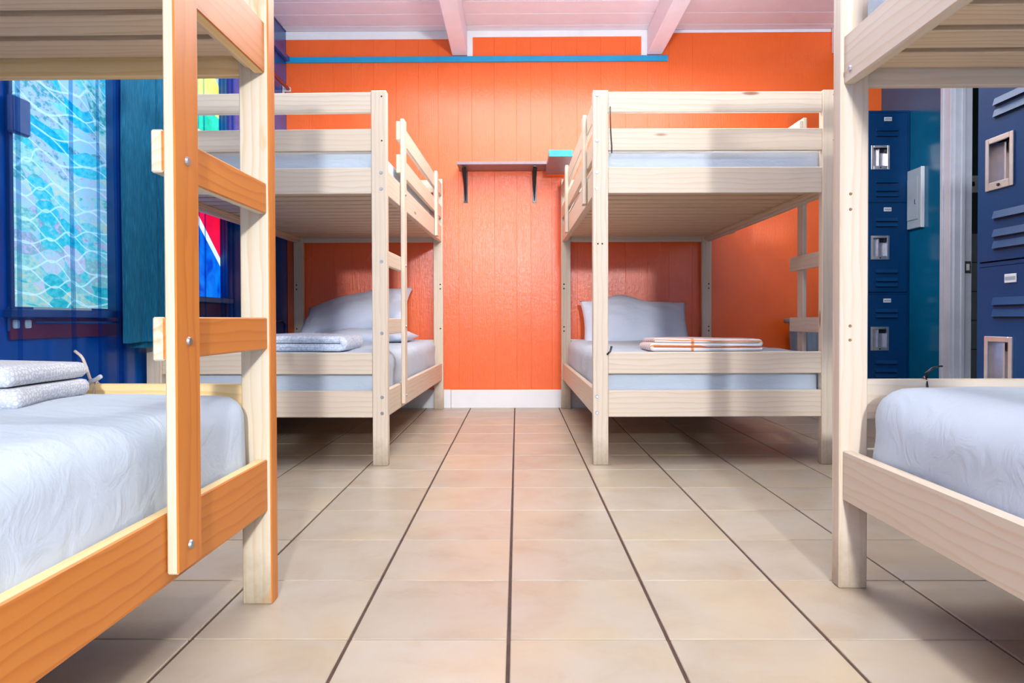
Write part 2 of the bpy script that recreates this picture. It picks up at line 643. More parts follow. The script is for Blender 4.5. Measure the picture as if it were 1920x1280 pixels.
def soft_box(l, wd, h, r, step=.03, amp=.006, seed=0, crease=None, crown=.012, rb=None):
    """mattress-like rounded slab, base on z=0, centred in x and y; x is width, y length"""
    nx, ny, nz = max(6, int(l / step)), max(6, int(wd / step)), max(6, int(h / (step * .7)))
    bm = bmesh.new()
    vs = {}

    def vert(i, j, k):
        key = (i, j, k)
        if key in vs:
            return vs[key]
        p = Vector(((i / nx - .5) * l, (j / ny - .5) * wd, k / nz * h))
        lo = Vector((-l / 2 + r, -wd / 2 + r, (rb or r)))
        hi = Vector((l / 2 - r, wd / 2 - r, h - r))
        q = Vector((min(max(p.x, lo.x), hi.x), min(max(p.y, lo.y), hi.y), min(max(p.z, lo.z), hi.z)))
        d = p - q
        if d.length > 1e-6:
            m_ = max(abs(d.x) / r, abs(d.y) / r, abs(d.z) / (r if p.z > h / 2 else (rb or r)))
            dn = d.normalized()
            p2 = q + Vector((dn.x * r, dn.y * r, dn.z * (r if d.z > 0 else (rb or r)))) * min(1, m_)
            nrm = dn
        else:
            p2, nrm = p, Vector((0, 0, 1))
        if p2.z > h * .8:
            p2.z += crown * (1 - (2 * p2.x / l) ** 2) * (1 - (2 * p2.y / wd) ** 4)
        s = Vector((seed * 3.1, seed * 1.7, 0))
        a = noise.noise(p2 * 4 + s) * amp + noise.noise(p2 * 11 + s) * amp * .35
        if crease:
            a += crease(p2) * amp
        p2 = p2 + nrm * a
        vs[key] = bm.verts.new(p2)
        return vs[key]

    def face(a, b, c, d):
        try:
            bm.faces.new((vert(*a), vert(*b), vert(*c), vert(*d)))
        except ValueError:
            pass
    for i in range(nx):
        for j in range(ny):
            face((i, j, nz), (i + 1, j, nz), (i + 1, j + 1, nz), (i, j + 1, nz))
            face((i, j, 0), (i, j + 1, 0), (i + 1, j + 1, 0), (i + 1, j, 0))
    for i in range(nx):
        for k in range(nz):
            face((i, 0, k), (i + 1, 0, k), (i + 1, 0, k + 1), (i, 0, k + 1))
            face((i, ny, k), (i, ny, k + 1), (i + 1, ny, k + 1), (i + 1, ny, k))
    for j in range(ny):
        for k in range(nz):
            face((0, j, k), (0, j, k + 1), (0, j + 1, k + 1), (0, j + 1, k))
            face((nx, j, k), (nx, j + 1, k), (nx, j + 1, k + 1), (nx, j, k + 1))
    bmesh.ops.recalc_face_normals(bm, faces=bm.faces)
    me = bpy.data.meshes.new('soft')
    bm.to_mesh(me)
    bm.free()
    smooth(me)
    return me


# ------------------------------------------------------------------ room shell
XL, XR, YB, YF, ZC = -1.645, 2.59, 5.06, -4.3, 2.685
T = .3162
floor = structure(box('floor', XL - .1, 4.3, YF - .1, YB + .12, -.12, -.004, M['grout'], c=0))
tile_me = None
g = .0035
x_first = -.0186 - 6 * T
row0 = 1.394 - 5 * T
for i in range(14):
    for j in range(17):
        x0, x1 = x_first + i * T + g, x_first + (i + 1) * T - g
        y0, y1 = row0 + j * T + g * .55, row0 + (j + 1) * T - g * .55
        x0, x1, y1 = max(x0, XL), min(x1, XR), min(y1, YB)
        if x1 - x0 < .03 or y1 - y0 < .03:
            continue
        # stored in the floor's frame
        me = box_mesh(x1 - x0, y1 - y0, .010, .0015, [M['tile']], 'tile')
        fl = floor.location
        link('tile', me, None, floor, ((x0 + x1) / 2 - fl.x, (y0 + y1) / 2 - fl.y, -.005 - fl.z))

# back wall: planks on a backing
wall_back = structure(box('wall_back', XL - .1, 4.3, YB + .014, YB + .12, 0, ZC + .1, M['orange'], c=0))
joints = [XL, -1.47, -1.31, -1.18, -1.02, -.86, -.70, -.56, -.417, -.32, -.159, -.001, .1, .25, .43, .60, .775, .93, 1.083, 1.25, XR]
for a, b in zip(joints[:-1], joints[1:]):
    me = box_mesh(b - a - .0003, .015, ZC - .0, .0009, [M['orange']], 'plank')
    wl = wall_back.location
    link('plank', me, None, wall_back, ((a + b) / 2 - wl.x, YB + .0075 - wl.y, ZC / 2 - wl.z))

# left wall with two window openings
W1 = (2.272, 2.92, .672, 2.10)
W2 = (3.20, 4.0, .755, 2.10)
D = .12
wb = []
for (a, b) in ((YF, W1[0]), (W1[1], W2[0]), (W2[1], YB + .014)):
    wb.append((XL - D, XL, a, b, 0, ZC))
for W in (W1, W2):
    wb.append((XL - D, XL, W[0], W[1], 0, W[2]))
    wb.append((XL - D, XL, W[0], W[1], W[3], ZC))
structure(link('wall_left', join_boxes(wb), M['bluewall']))

# right wall with the doorway, wall behind the camera
DOOR = (3.42, 4.225, 2.06)
structure(link('wall_right', join_boxes([(XR, XR + .093, DOOR[1], YB + .014, 0, ZC), (XR, XR + .093, YF, DOOR[0], 0, ZC),
                                         (XR, XR + .093, DOOR[0], DOOR[1], DOOR[2], ZC)]), M['tealwall']))
structure(box('wall_front', XL - .1, XR + .1, YF - .1, YF, 0, ZC, M['tealwall'], c=0))

# ceiling: backing, planks across, beams along
ceiling = structure(box('ceiling', XL - .1, XR + .093, YF - .1, YB + .014, ZC + .016, ZC + .12, M['ceil'], c=0))
cl = ceiling.location
edges = [YB, 4.965]
while edges[-1] > YF:
    edges.append(edges[-1] - .19)
for a, b in zip(edges[:-1], edges[1:]):
    me = box_mesh(XR - XL, a - b - .001, .016, .0075, [M['ceil']], 'ceilplank')
    link('plank', me, None, ceiling, ((XR + XL) / 2 - cl.x, (a + b) / 2 - cl.y, ZC + .008 - cl.z))
for bx in (-.405, .980, 2.285):
    me = box_mesh(.107, YB - YF - .01, .175, .006, [M['ceil']], 'beam')
    link('beam', me, None, ceiling, (bx - cl.x, (YB + YF) / 2 - cl.y, ZC - .0875 - cl.z))

structure(link('baseboard_back', join_boxes([(XL, -.476, YB - .016, YB, 0, .132), (-.474, XR, YB - .016, YB, 0, .130)], .002), M['white']))
structure(box('trim_1', XL, 1.075, YB - .014, YB, 2.463, 2.504, M['bluestrip']))
structure(box('trim_2', XL, -.46, YB - .006, YB, 2.628, ZC, M['white'], c=.001))
structure(link('trim_3', join_boxes([(-.351, .927, YB - .006, YB, 2.640, ZC), (-.351, -.312, YB - .006, YB, 2.506, 2.640),
                                     (.886, .927, YB - .006, YB, 2.506, 2.640)]), M['white']))
structure(box('trim_4', 1.035, 2.23, YB - .005, YB, 2.664, ZC, M['ceil'], c=.001))
structure(box('trim_5', XL, XL + .03, YF, YB - .014, 2.47, 2.505, M['bluewall']))       # ledge along the blue wall
structure(box('baseboard_left', XL, XL + .014, YF, YB - .016, 0, .13, M['bluewall']))


# windows
def window(name, W, panes):
    y0, y1, z0, z1 = W
    f = structure(link(name, join_boxes([(XL - .07, XL + .012, y0 - .0, y0 + .018, z0, z1), (XL - .07, XL + .012, y1 - .018, y1, z0, z1),
                                         (XL - .07, XL + .012, y0, y1, z1 - .018, z1)], .002), M['sill']))
    link('sill', join_boxes([(XL - .07, XL + .03, y0 - .02, y1 + .02, z0 - .028, z0)], .003), M['sill'], f)
    link('apron', join_boxes([(XL, XL + .008, y0, y1, z0 - .10, z0 - .032)], .001), M['redband'], f)
    return f


win1 = window('window_1', W1, None)
pm = box_mesh(.006, W1[1] - W1[0] - .03, W1[3] - W1[2] - .02, 0, [M['film']], 'film1')
link('pane', pm, None, win1, (XL - .045, (W1[0] + W1[1]) / 2, (W1[2] + W1[3]) / 2))

win2 = window('window_2', W2, None)


def glass(poly, mat, dx=0):
    """one piece of coloured glass, outline in (y, z)"""
    bm = bmesh.new()
    x = XL - .03 + dx
    poly = [(p[0] * 1.022, .635 + (p[1] - .635) * 1.022) for p in poly]
    a = [bm.verts.new((x, p[0], p[1])) for p in poly]
    b = [bm.verts.new((x - .005, p[0], p[1])) for p in poly]
    bm.faces.new(a)
    bm.faces.new(b[::-1])
    for i in range(len(a)):
        j = (i + 1) % len(a)
        bm.faces.new((a[i], b[i], b[j], a[j]))
    bmesh.ops.recalc_face_normals(bm, faces=bm.faces)
    me = bpy.data.meshes.new('pane')
    bm.to_mesh(me)
    bm.free()
    return link('pane', me, mat, win2)


a0, a1, b0, b1 = (W2[0] + .018) / 1.022, (W2[1] - .018) / 1.022, .635 + (W2[2] - .635) / 1.022, .635 + (W2[3] - .018 - .635) / 1.022
glass([(a0, b0), (a1, b0), (a1, .93), (3.58, 1.165), (a0, 1.47)], M['gl_blue'])
glass([(3.58, 1.165), (a1, .93), (a1, .975), (3.60, 1.20), (a0, 1.52), (a0, 1.47)], M['gl_white'])
glass([(3.60, 1.20), (a1, .975), (a1, 1.46), (3.56, 1.60), (a0, 1.62), (a0, 1.52)], M['gl_red'])
glass([(3.56, 1.60), (a1, 1.46), (a1, 1.74), (3.68, 1.76)], M['gl_green'])
glass([(a0, 1.62), (3.56, 1.60), (3.68, 1.76), (3.60, 1.80), (3.55, b1), (a0, b1)], M['gl_white'])
glass([(3.60, 1.80), (3.68, 1.76), (a1, 1.74), (a1, 1.915), (3.70, b1), (3.55, b1)], M['gl_yellow'])
glass([(a1, 1.915), (a1, b1), (3.70, b1)], M['gl_grey'])

# doorway
door = structure(link('door_1', join_boxes([
    (XR - .02, XR, DOOR[1] - .002, DOOR[1] + .088, 0, DOOR[2] + .088), (XR - .02, XR, DOOR[0] - .088, DOOR[0] + .002, 0, DOOR[2] + .088),
    (XR - .02, XR, DOOR[0], DOOR[1], DOOR[2], DOOR[2] + .088),
    (XR - .028, XR - .018, DOOR[1] + .06, DOOR[1] + .088, 0, DOOR[2] + .088)], .002), M['jamb']))
link('jamb', join_boxes([(XR - .005, XR + .098, DOOR[1] - .02, DOOR[1], 0, DOOR[2]), (XR - .005, XR + .098, DOOR[0], DOOR[0] + .02, 0, DOOR[2]),
                         (XR + .028, XR + .05, DOOR[1] - .034, DOOR[1] - .02, 0, DOOR[2]),
                         (XR + .028, XR + .05, DOOR[0] + .02, DOOR[0] + .034, 0, DOOR[2])], .002), M['jamb'], door)
sp = link('strike_plate', join_boxes([(XR + .054, XR + .092, DOOR[1] - .024, DOOR[1] - .0195, .90, .97)], .001), M['black'], door)
link('latch_plate', join_boxes([(XR + .062, XR + .082, DOOR[1] - .027, DOOR[1] - .024, .915, .955)], .001), M['chrome'], door)

# small bathroom seen through the doorway
structure(box('wall_bathroom', XR + .093, 4.3, YB - .02, YB + .013, 0, ZC, M['bathdark'], c=0))
wbt = structure(box('wall_bathroom_side', 4.2, 4.3, 2.6, YB - .02, 0, ZC, M['bathdark'], c=0))
structure(box('ceiling_bathroom', XR + .094, 4.3, 2.6, YB - .02, ZC, ZC + .1, M['ceil'], c=0))
wt = bpy.data.objects['wall_bathroom']
for i in range(6):
    for j in range(6):
        x0, z0 = XR + .10 + i * .205, .005 + j * .205
        me = box_mesh(.2, .01, .2, .002, [M['bathtile']], 'bt')
        link('tile', me, None, wt, (x0 + .1 - wt.location.x, YB - .025 - wt.location.y, z0 + .1 - wt.location.z))

# ------------------------------------------------------------------ bunk beds
BW, BL, BH = 1.0588, 1.965, 1.621
PT, PW = .04, .066


def bunk(label, loc, rz, aisle, ladder=None, guards=(), stain=False, near_end=True, rail_v=None, rung_over=.0):
    """local frame: u (x) across, v (y) along, foot end nearest the camera at v=0.
    ladder = (side, end, start, stop): rail from start to stop metres off that end"""
    t = thing('bunk_bed', label, 'bunk bed', loc, rz)
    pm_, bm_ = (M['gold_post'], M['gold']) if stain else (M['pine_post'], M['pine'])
    st = None
    if stain:
        st = (0, 1 if aisle > 0 else -1, M['stain'])
    for u0 in (0, BW - PW):
        for v0 in (0, BL - PT):
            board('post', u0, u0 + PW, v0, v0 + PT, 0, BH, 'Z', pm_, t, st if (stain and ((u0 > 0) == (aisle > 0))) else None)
    for v0, v1 in ((.006, .028), (BL - .028, BL - .006)):
        for z0, z1 in ((.209, .325), (.397, .491), (1.179, 1.291), (1.363, 1.458), (1.528, 1.616)):
            board('end_board', PW, BW - PW, v0, v1, z0, z1, 'X', bm_, t)
    for s in (0, 1):
        u0, u1 = (.008, .032) if s == 0 else (BW - .032, BW - .008)
        sst = st if (stain and ((s == 1) == (aisle > 0))) else None
        for z0, z1 in ((.209, .325), (1.179, 1.291)):
            board('side_board', u0, u1, PT, BL - PT, z0, z1, 'Y', bm_, t, sst)
            lu = (u1, u1 + .02) if s == 0 else (u0 - .02, u0)
            board('slat_ledge', lu[0], lu[1], PT, BL - PT, z0 + .012, z0 + .034, 'Y', M['pine_slat'], t)
    ns = 16
    for zb in (.243, 1.213):
        for k in range(ns):
            v0 = .05 + k * (BL - .1 - .09) / (ns - 1)
            board('slat', .034, BW - .034, v0, v0 + .09, zb, zb + .016, 'F', M['pine_slat'], t)
    for (s, v0, v1) in guards:                  # two guard boards on one side
        u0, u1 = (.0, .02) if s < 0 else (BW - .02, BW)
        u0, u1 = (.006, .026) if s < 0 else (BW - .026, BW - .006)
        for z0, z1 in ((1.341, 1.429), (1.50, 1.588)):
            board('guard_board', u0, u1, v0, v1, z0, z1, 'Y', bm_, t)
    if ladder:
        s, end, d0, d1 = ladder
        v0, v1 = (d0, d1) if end == 0 else (BL - d1, BL - d0)
        ru = (BW - .006, BW + .013) if s > 0 else (-.013, .006)
        sst = st if stain else None
        board('ladder_rail', ru[0], ru[1], v0, v1, .228, 1.60, 'Z', pm_, t, sst)
        gu = (ru[0] - .020, ru[0]) if s > 0 else (ru[1], ru[1] + .020)
        for z0, z1 in ((.570, .640), (.869, .937)):
            va, vb = (PT, v1 + rung_over) if end == 0 else (v0 - rung_over, BL - PT)
            board('rung', gu[0], gu[1], va, vb, z0, z1, 'Y', pm_ if stain else bm_, t, sst)
        fz = '+X' if s > 0 else '-X'
        for z in (.265, .60, .895, 1.24):
            bolt(t, (ru[1] + .0015 if s > 0 else ru[0] - .0015, (v0 + v1) / 2, z), fz, .008)
    return t


def short_post(t, s, v, z0=1.18, z1=1.60):
    ru = (BW - .006, BW + .013) if s > 0 else (-.013, .006)
    board('guard_post', ru[0], ru[1], v, v + .066, z0, z1, 'Z', M['pine'], t)


FOOT_BOLTS = (.225, .285, 1.20, 1.265)

rb = bunk('pale pine bunk bed against the orange wall, under the aqua-edged shelf board', (.3288, 3.0647, 0), .0087, -1,
          ladder=(1, 0, .352, .418), guards=((-1, PT, BL - PT), (1, .352, BL - PT)), rung_over=.045)
short_post(rb, -1, .30)
short_post(rb, -1, 1.385)
short_post(rb, 1, 1.45)
for z in (.228, .298, 1.198, 1.268, 1.405, 1.60):
    bolt(rb, (.017, -.0015, z), '-Y', .008)
for z in (.230, .298, .575, .885, 1.195, 1.262):
    bolt(rb, (BW - .014, -.0015, z), '-Y', .0075)
for z in (1.405, 1.60):
    bolt(rb, (BW - .02, -.0005, z), '-Y', .003, 'hole', 'screw_hole')
for u in (.021, .04):
    bolt(rb, (u, -.0005, .96), '-Y', .004, 'hole', 'screw_hole')
for z in (.85, .88, .55, .58):
    bolt(rb, (.018, BL - PT - .0005, z), '-Y', .006, 'hole', 'screw_hole')
    bolt(rb, (BW - .02, BL - PT - .0005, z), '-Y', .006, 'hole', 'screw_hole')

lb = bunk('pale pine bunk bed in the corner of the orange and blue walls', (-1.6202, 3.0732, 0), -.02, 1,
          ladder=(1, 0, .355, .421), guards=((1, .355, BL - PT), (-1, .26, BL - PT)))
short_post(lb, 1, 1.55)
for z in (.228, .298, .575, .885, 1.198, 1.268):
    bolt(lb, (BW - .024, -.0015, z), '-Y', .008)
for z in (1.405, 1.595):
    bolt(lb, (BW - .02, -.0005, z), '-Y', .004, 'hole', 'screw_hole')
for z in (.85, .88, .57):
    bolt(lb, (BW - .018, BL - PT - .0005, z), '-Y', .006, 'hole', 'screw_hole')
    bolt(lb, (.02, BL - PT - .0005, z), '-Y', .006, 'hole', 'screw_hole')

# front left: far aisle corner at (-.548, 1.605)
rzl = -.012
cx, cy = -.548, 1.605
ox = cx - (BW * math.cos(rzl) - BL * math.sin(rzl))
oy = cy - (BW * math.sin(rzl) + BL * math.cos(rzl))
fl_b = bunk('orange-stained wooden bunk bed with ladder at the near left, beside the wavy window film', (ox, oy, 0), rzl, 1,
            ladder=(1, 1, .405, .487), guards=((1, PT, BL - .41),), stain=True, rung_over=.0)
for z in (.240, .300, 1.205, 1.262):
    bolt(fl_b, (BW - .012, BL + .0015, z), '+Y', .008)

rzr = -.008
cx, cy = .755, 1.700
ox = cx - (0 - BL * math.sin(rzr))
oy = cy - BL * math.cos(rzr)
fr_b = bunk('pale pine bunk bed at the near right, in front of the blue lockers', (ox, oy, 0), rzr, -1,
            ladder=(-1, 0, .30, .366), guards=((-1, .30, BL - .55), (1, PT, BL - PT)))
for z in (.240, .300, 1.205, 1.262):
    bolt(fr_b, (.012, BL + .0015, z), '+Y', .008)
for z in (.584, .617, .889, .925):
    bolt(fr_b, (.024, BL - PT - .0005, z), '-Y', .004, 'plug', 'screw_hole')
bolt(fr_b, (.0065, BL - PT - .03, 1.205), '-X', .008)


# ------------------------------------------------------------------ mattresses
def local(b, u, v, z):
    c, s = math.cos(b.rotation_euler.z), math.sin(b.rotation_euler.z)
    return (b.location.x + u * c - v * s, b.location.y + u * s + v * c, z)


def diag(sx, sy):
    def f(p):
        k = p.x * sx * 9 + p.y * 5 + p.z * sy * 22
        d = max(0, 1 - min(abs(p.y - .86), abs(p.y + .86)) / .7)
        side = min(1, max(0, (abs(p.x) - .38) / .06))
        return math.sin(k * 1.6 + 2 * noise.noise(p * 5)) * side * d * .6
    return f


def mattress(b, label, z0, h, wd=.975, ln=1.87, r=.055, amp=.006, seed=0, du=0, dv=0, crease=None, crown=.008):
    t = thing('mattress', label, 'mattress', local(b, BW / 2 + du, BL / 2 + dv, z0), b.rotation_euler.z)
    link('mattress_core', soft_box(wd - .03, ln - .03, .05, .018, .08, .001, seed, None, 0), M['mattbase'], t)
    link('fitted_sheet', soft_box(wd, ln, h - .012, r, .03, amp, seed, crease, crown, rb=.03), M['sheet'], t, (0, 0, .012))
    return t


ZL, ZU = .2605, 1.2305
mattress(rb, 'white-sheeted lower mattress of the pine bunk, striped towel lying on it', ZL, .225, seed=1, amp=.007)
mattress(rb, 'white-sheeted upper mattress of the pine bunk below the aqua-edged shelf', ZU, .155, seed=2, r=.035, wd=.982, amp=.003)
mattress(lb, 'white-sheeted lower mattress of the corner bunk, rumpled at its aisle edge', ZL, .225, seed=3, amp=.008, wd=.965, crease=diag(1, 1))
mattress(lb, 'white-sheeted upper mattress of the corner bunk by the blue wall', ZU, .160, seed=4, r=.035, wd=.982, amp=.003)
mattress(fl_b, 'white-sheeted lower mattress of the orange-stained bunk, ring-patterned blanket on it', ZL, .216, seed=5, r=.05, amp=.006, wd=.985, ln=1.85)
mattress(fl_b, 'upper mattress of the orange-stained bunk, dark underside showing between slats', ZU, .16, seed=6, r=.04)
mattress(fr_b, 'white-sheeted lower mattress of the near right bunk, creased at its rounded corner', ZL, .222, seed=7, r=.085, amp=.006, wd=.978,
         ln=1.85, crease=diag(1, 1))
mattress(fr_b, 'upper mattress of the near right bunk, dark underside above the slats', ZU, .16, seed=8, r=.04)


# ------------------------------------------------------------------ pillows
def pillow_mesh(l, wd, h, seed=0, n=30, pinch=.10, wr=.006, crest=0):
    bm = bmesh.new()
    grid = {}
    for sgn in (1, -1):
        for i in range(n + 1):
            for j in range(n + 1):
                u, v = 2 * i / n - 1, 2 * j / n - 1
                edge = i in (0, n) or j in (0, n)
                if sgn < 0 and edge:
                    grid[(sgn, i, j)] = grid[(1, i, j)]
                    continue
                x = u * l / 2 * (1 - pinch * (1 - v * v) * abs(u) ** 3 * .6)
                y = v * wd / 2 * (1 - pinch * (1 - u * u) * abs(v) ** 3)
                y += crest * math.exp(-((u + .25) / .32) ** 2) * max(0, v) ** 2 - crest * .25 * abs(u) * max(0, v)
                th = max(0, (1 - abs(u) ** 2.6)) ** .6 * max(0, (1 - abs(v) ** 2.6)) ** .6
                z = sgn * h / 2 * th
                p = Vector((x, y, z))
                q = Vector((x * 5 + seed * 7, y * 5, sgn * 3))
                z += (noise.noise(q) * .016 + wr * math.sin(x * 30 + y * 55 + 5 * noise.noise(q * 1.3)) * (abs(u) ** 2 + .15)) * th
                z += noise.noise(q * .5) * .012 * (1 if edge else 1)
                grid[(sgn, i, j)] = bm.verts.new((x, y, z))
    for sgn in (1, -1):
        for i in range(n):
            for j in range(n):
                f = [grid[(sgn, i, j)], grid[(sgn, i + 1, j)], grid[(sgn, i + 1, j + 1)], grid[(sgn, i, j + 1)]]
                bm.faces.new(f if sgn > 0 else f[::-1])
    me = bpy.data.meshes.new('pillow')
    bm.to_mesh(me)
    bm.free()
    smooth(me)
    return me


tag(link('pillow', pillow_mesh(.74, .40, .19, 5, pinch=.10, wr=.010, crest=.06), M['pillow'], None, (.80, 4.79, .597), (math.radians(58), math.radians(1), math.radians(3))),
    'white pillow propped against the orange wall behind the striped towel', 'pillow')
tag(link('pillow', pillow_mesh(.76, .46, .20, 2), M['pillow'], None, (-1.09, 4.76, .672), (math.radians(30), math.radians(-11), math.radians(-4))),
    'plump white pillow, topmost in the corner bunk, one end tilted up', 'pillow')
tag(link('pillow', pillow_mesh(.62, .44, .10, 3), M['pillow'], None, (-.98, 4.60, .525), (0, 0, math.radians(-3))),
    'flat white pillow lying under the plump one in the corner bunk', 'pillow')


# ------------------------------------------------------------------ folded bedding
def folded(ln, dp, layers, th, seed, bulge=.0, start=1, amp=.006, taper=0):
    """cloth folded back and forth: path in x-z, extruded along y; base on z=0"""
    path = []
    d = start
    for k in range(layers):
        z = th * (k + .5)
        x0, x1 = -ln / 2 * d, ln / 2 * d
        short = th * .5 + (taper * k)
        x0 += d * short * .6
        x1 -= d * short
        m_ = 14
        for i in range(m_ + 1):
            path.append((x0 + (x1 - x0) * i / m_, z))
        if k < layers - 1:
            for i in range(1, 6):
                a = PI * i / 6
                path.append((x1 + d * th * .5 * math.sin(a), z + th * .5 * (1 - math.cos(a))))
        d = -d
    # closed profile by offsetting
    pts = [Vector((p[0], p[1])) for p in path]
    L_, R_ = [], []
    for i, p in enumerate(pts):
        t_ = (pts[min(i + 1, len(pts) - 1)] - pts[max(i - 1, 0)]).normalized()
        nn = Vector((-t_.y, t_.x))
        L_.append((p, nn * th * .47))
        R_.append((p, -nn * th * .47))

    def cap(p, t_):
        nn = Vector((-t_.y, t_.x))
        return [(p, t_ * math.cos(a) * th * .45 + nn * math.sin(a) * th * .485) for a in (PI / 3, PI / 8, -PI / 8, -PI / 3)]
    t1 = (pts[-1] - pts[-2]).normalized()
    t0 = (pts[0] - pts[1]).normalized()
    prof = L_ + cap(pts[-1], t1) + R_[::-1] + cap(pts[0], t0)
    rr = th * .48
    ends = [(rr * (1 - math.cos(a)), math.sin(a)) for a in (.12, .5, .9, 1.25, PI / 2)]
    ys = [(-dp / 2 + a, b) for a, b in ends] + [(-dp / 2 + rr + (dp - 2 * rr) * i / 11, 1) for i in range(1, 11)] + [(dp / 2 - a, b) for a, b in ends[::-1]]
    ny = len(ys) - 1
    bm = bmesh.new()
    rings = []
    for j in range(ny + 1):
        y, thick = ys[j]
        e = 1
        ring = []
        for (c_, o_) in prof:
            p = c_ + o_ * thick
            q = Vector((p.x * 3, y * 4, p.y * 8 + seed * 5))
            dz = noise.noise(q) * amp * (p.y / th) * .6
            dx = noise.noise(q * 1.7 + Vector((9, 0, 0))) * amp * 1.2
            yy = y + noise.noise(Vector((p.x * 4, p.y * 30, seed))) * .006
            ring.append(bm.verts.new((p.x + dx, yy, max(.0005, p.y * (1 + bulge * (.5 - abs(p.x) / ln)) * (1 if p.y < th else e) + dz))))
        rings.append(ring)
    n_ = len(prof)
    for j in range(ny):
        for i in range(n_):
            bm.faces.new((rings[j][i], rings[j][(i + 1) % n_], rings[j + 1][(i + 1) % n_], rings[j + 1][i]))
    bm.faces.new(rings[0])
    bm.faces.new(rings[-1][::-1])
    bmesh.ops.recalc_face_normals(bm, faces=bm.faces)
    me = bpy.data.meshes.new('folded')
    bm.to_mesh(me)
    bm.free()
    for p in me.polygons:
        p.use_smooth = len(p.vertices) == 4
    return me


tag(link('folded_blanket', folded(.54, .30, 2, .038, 1, start=-1, amp=.009, bulge=.15), M['ring'], None, (-1.145, 1.30, .4795), (0, 0, math.radians(8))),
    'folded white blanket with grey ring pattern on the near left mattress', 'blanket')
tag(link('folded_blanket', folded(.56, .34, 2, .036, 2, start=1, amp=.008, bulge=.2), M['fleck'], None, (-1.07, 3.38, .489), (0, 0, math.radians(-2))),
    'folded pale flecked blanket on the corner bunk behind the end board', 'blanket')
tag(link('folded_towel', folded(.49, .26, 3, .019, 3, start=-1, amp=.006, taper=.004), M['stripe'], None, (.84, 3.27, .4895), (0, 0, math.radians(1))),
    'folded white towel with orange stripes on the lower pine bunk', 'towel')

# ------------------------------------------------------------------ curtains
def curtain(name, y0, y1, z0, z1, x, mat, folds, amp=.012, n=90, nz=14, flare=0, pleats=(), slope=0):
    """hanging cloth on the left wall; pleats = [(y, depth)] tight doubled folds"""
    prof = []
    for i in range(n + 1):
        y = y0 + (y1 - y0) * i / n
        xx = amp * math.sin(folds * 2 * PI * i / n + .8 * math.sin(i * .21)) + amp * .4 * noise.noise(Vector((y * 9, 1, 2)))
        prof.append((xx, y))
    for (py, dep, wid) in pleats:
        out = []
        done = False
        for q in prof:
            if not done and q[1] >= py:
                # an S fold: forward, back under itself, forward again
                out += [(q[0], py), (q[0] + dep * .5, py + wid), (q[0] + dep, py + wid * .3), (q[0] + dep * 1.2, py - wid * .6),
                        (q[0] + dep * .7, py - wid), (q[0] + dep * .2, py - wid * .2), (q[0] + .002, py + wid * .9)]
                done = True
            elif done and q[1] < py + wid * .9:
                continue
            else:
                out.append(q)
        prof = out
    bm = bmesh.new()
    rows = []
    for k in range(nz + 1):
        tz = k / nz
        z = z0 + (z1 - z0) * tz
        row = []
        for (xx, y) in prof:
            sway = noise.noise(Vector((y * 3, z * 1.5, x * 7))) * .006 * (1 - tz)
            yy = y + flare * (1 - tz) * (y - (y0 + y1) / 2) + noise.noise(Vector((z * 2, y * 6, 3))) * .006
            zz = z + (noise.noise(Vector((y * 9, 5, 1))) * .006 if k == 0 else 0)
            row.append(bm.verts.new((x + slope * (y - y0) + xx * (.7 + .5 * (1 - tz)) + sway, yy, zz)))
        rows.append(row)
    for k in range(nz):
        for i in range(len(prof) - 1):
            bm.faces.new((rows[k][i], rows[k][i + 1], rows[k + 1][i + 1], rows[k + 1][i]))
    me = bpy.data.meshes.new(name)
    bm.to_mesh(me)
    bm.free()
    smooth(me)
    return link(name, me, mat)


XC = XL + .042
tag(curtain('sheer_curtain', 1.98, 2.90, .22, 2.235, XC, M['sheer'], 6, .008, pleats=((2.265, .012, .014), (2.535, .014, .011), (2.70, .012, .010), (2.80, .014, .020), (2.835, .012, .022), (2.87, .012, .020))),
    'sheer blue curtain over the wavy aqua window film', 'curtain')
tag(curtain('sheer_curtain', 3.40, 4.08, .30, 2.235, XC - .019, M['sheer'], 6, .004,
            pleats=((3.60, .006, .013), (3.66, .006, .011), (3.86, .006, .018), (3.92, .006, .016), (3.97, .006, .016), (4.02, .006, .014), (4.05, .006, .01))),
    'sheer dark blue curtain over the red and blue stained glass', 'curtain')
tc_ = tag(curtain('teal_curtain', 2.805, 2.985, .545, 2.235, XC + .032, M['tealcloth'], 1.2, .008, 40, slope=.22),
          'opaque teal slubbed curtain panel hemmed above the floor, between the two windows', 'curtain')
hm = curtain('curtain_underlayer', 2.90, 3.055, .520, 2.235, XC + .008, M['tealcloth'], 1.6, .007, 50, slope=.62)
hm.parent = tc_

rod = thing('curtain_rod', 'long copper curtain rod along the glossy blue wall', 'curtain rod', (XC, 3.2, 2.255))
tube('rod', [(0, 1.80, 0), (0, .5, 0), (0, -1, 0), (0, -1.9, 0)], .0115, M['copper'], rod)
for yb in (1.79, .02, -1.5):
    link('bracket', join_boxes([(XL - XC + .0005, .012, yb - .012, yb + .012, -.016, .016), (XL - XC + .0005, XL - XC + .006, yb - .02, yb + .02, -.04, .03)], .003), M['plastic'], rod)

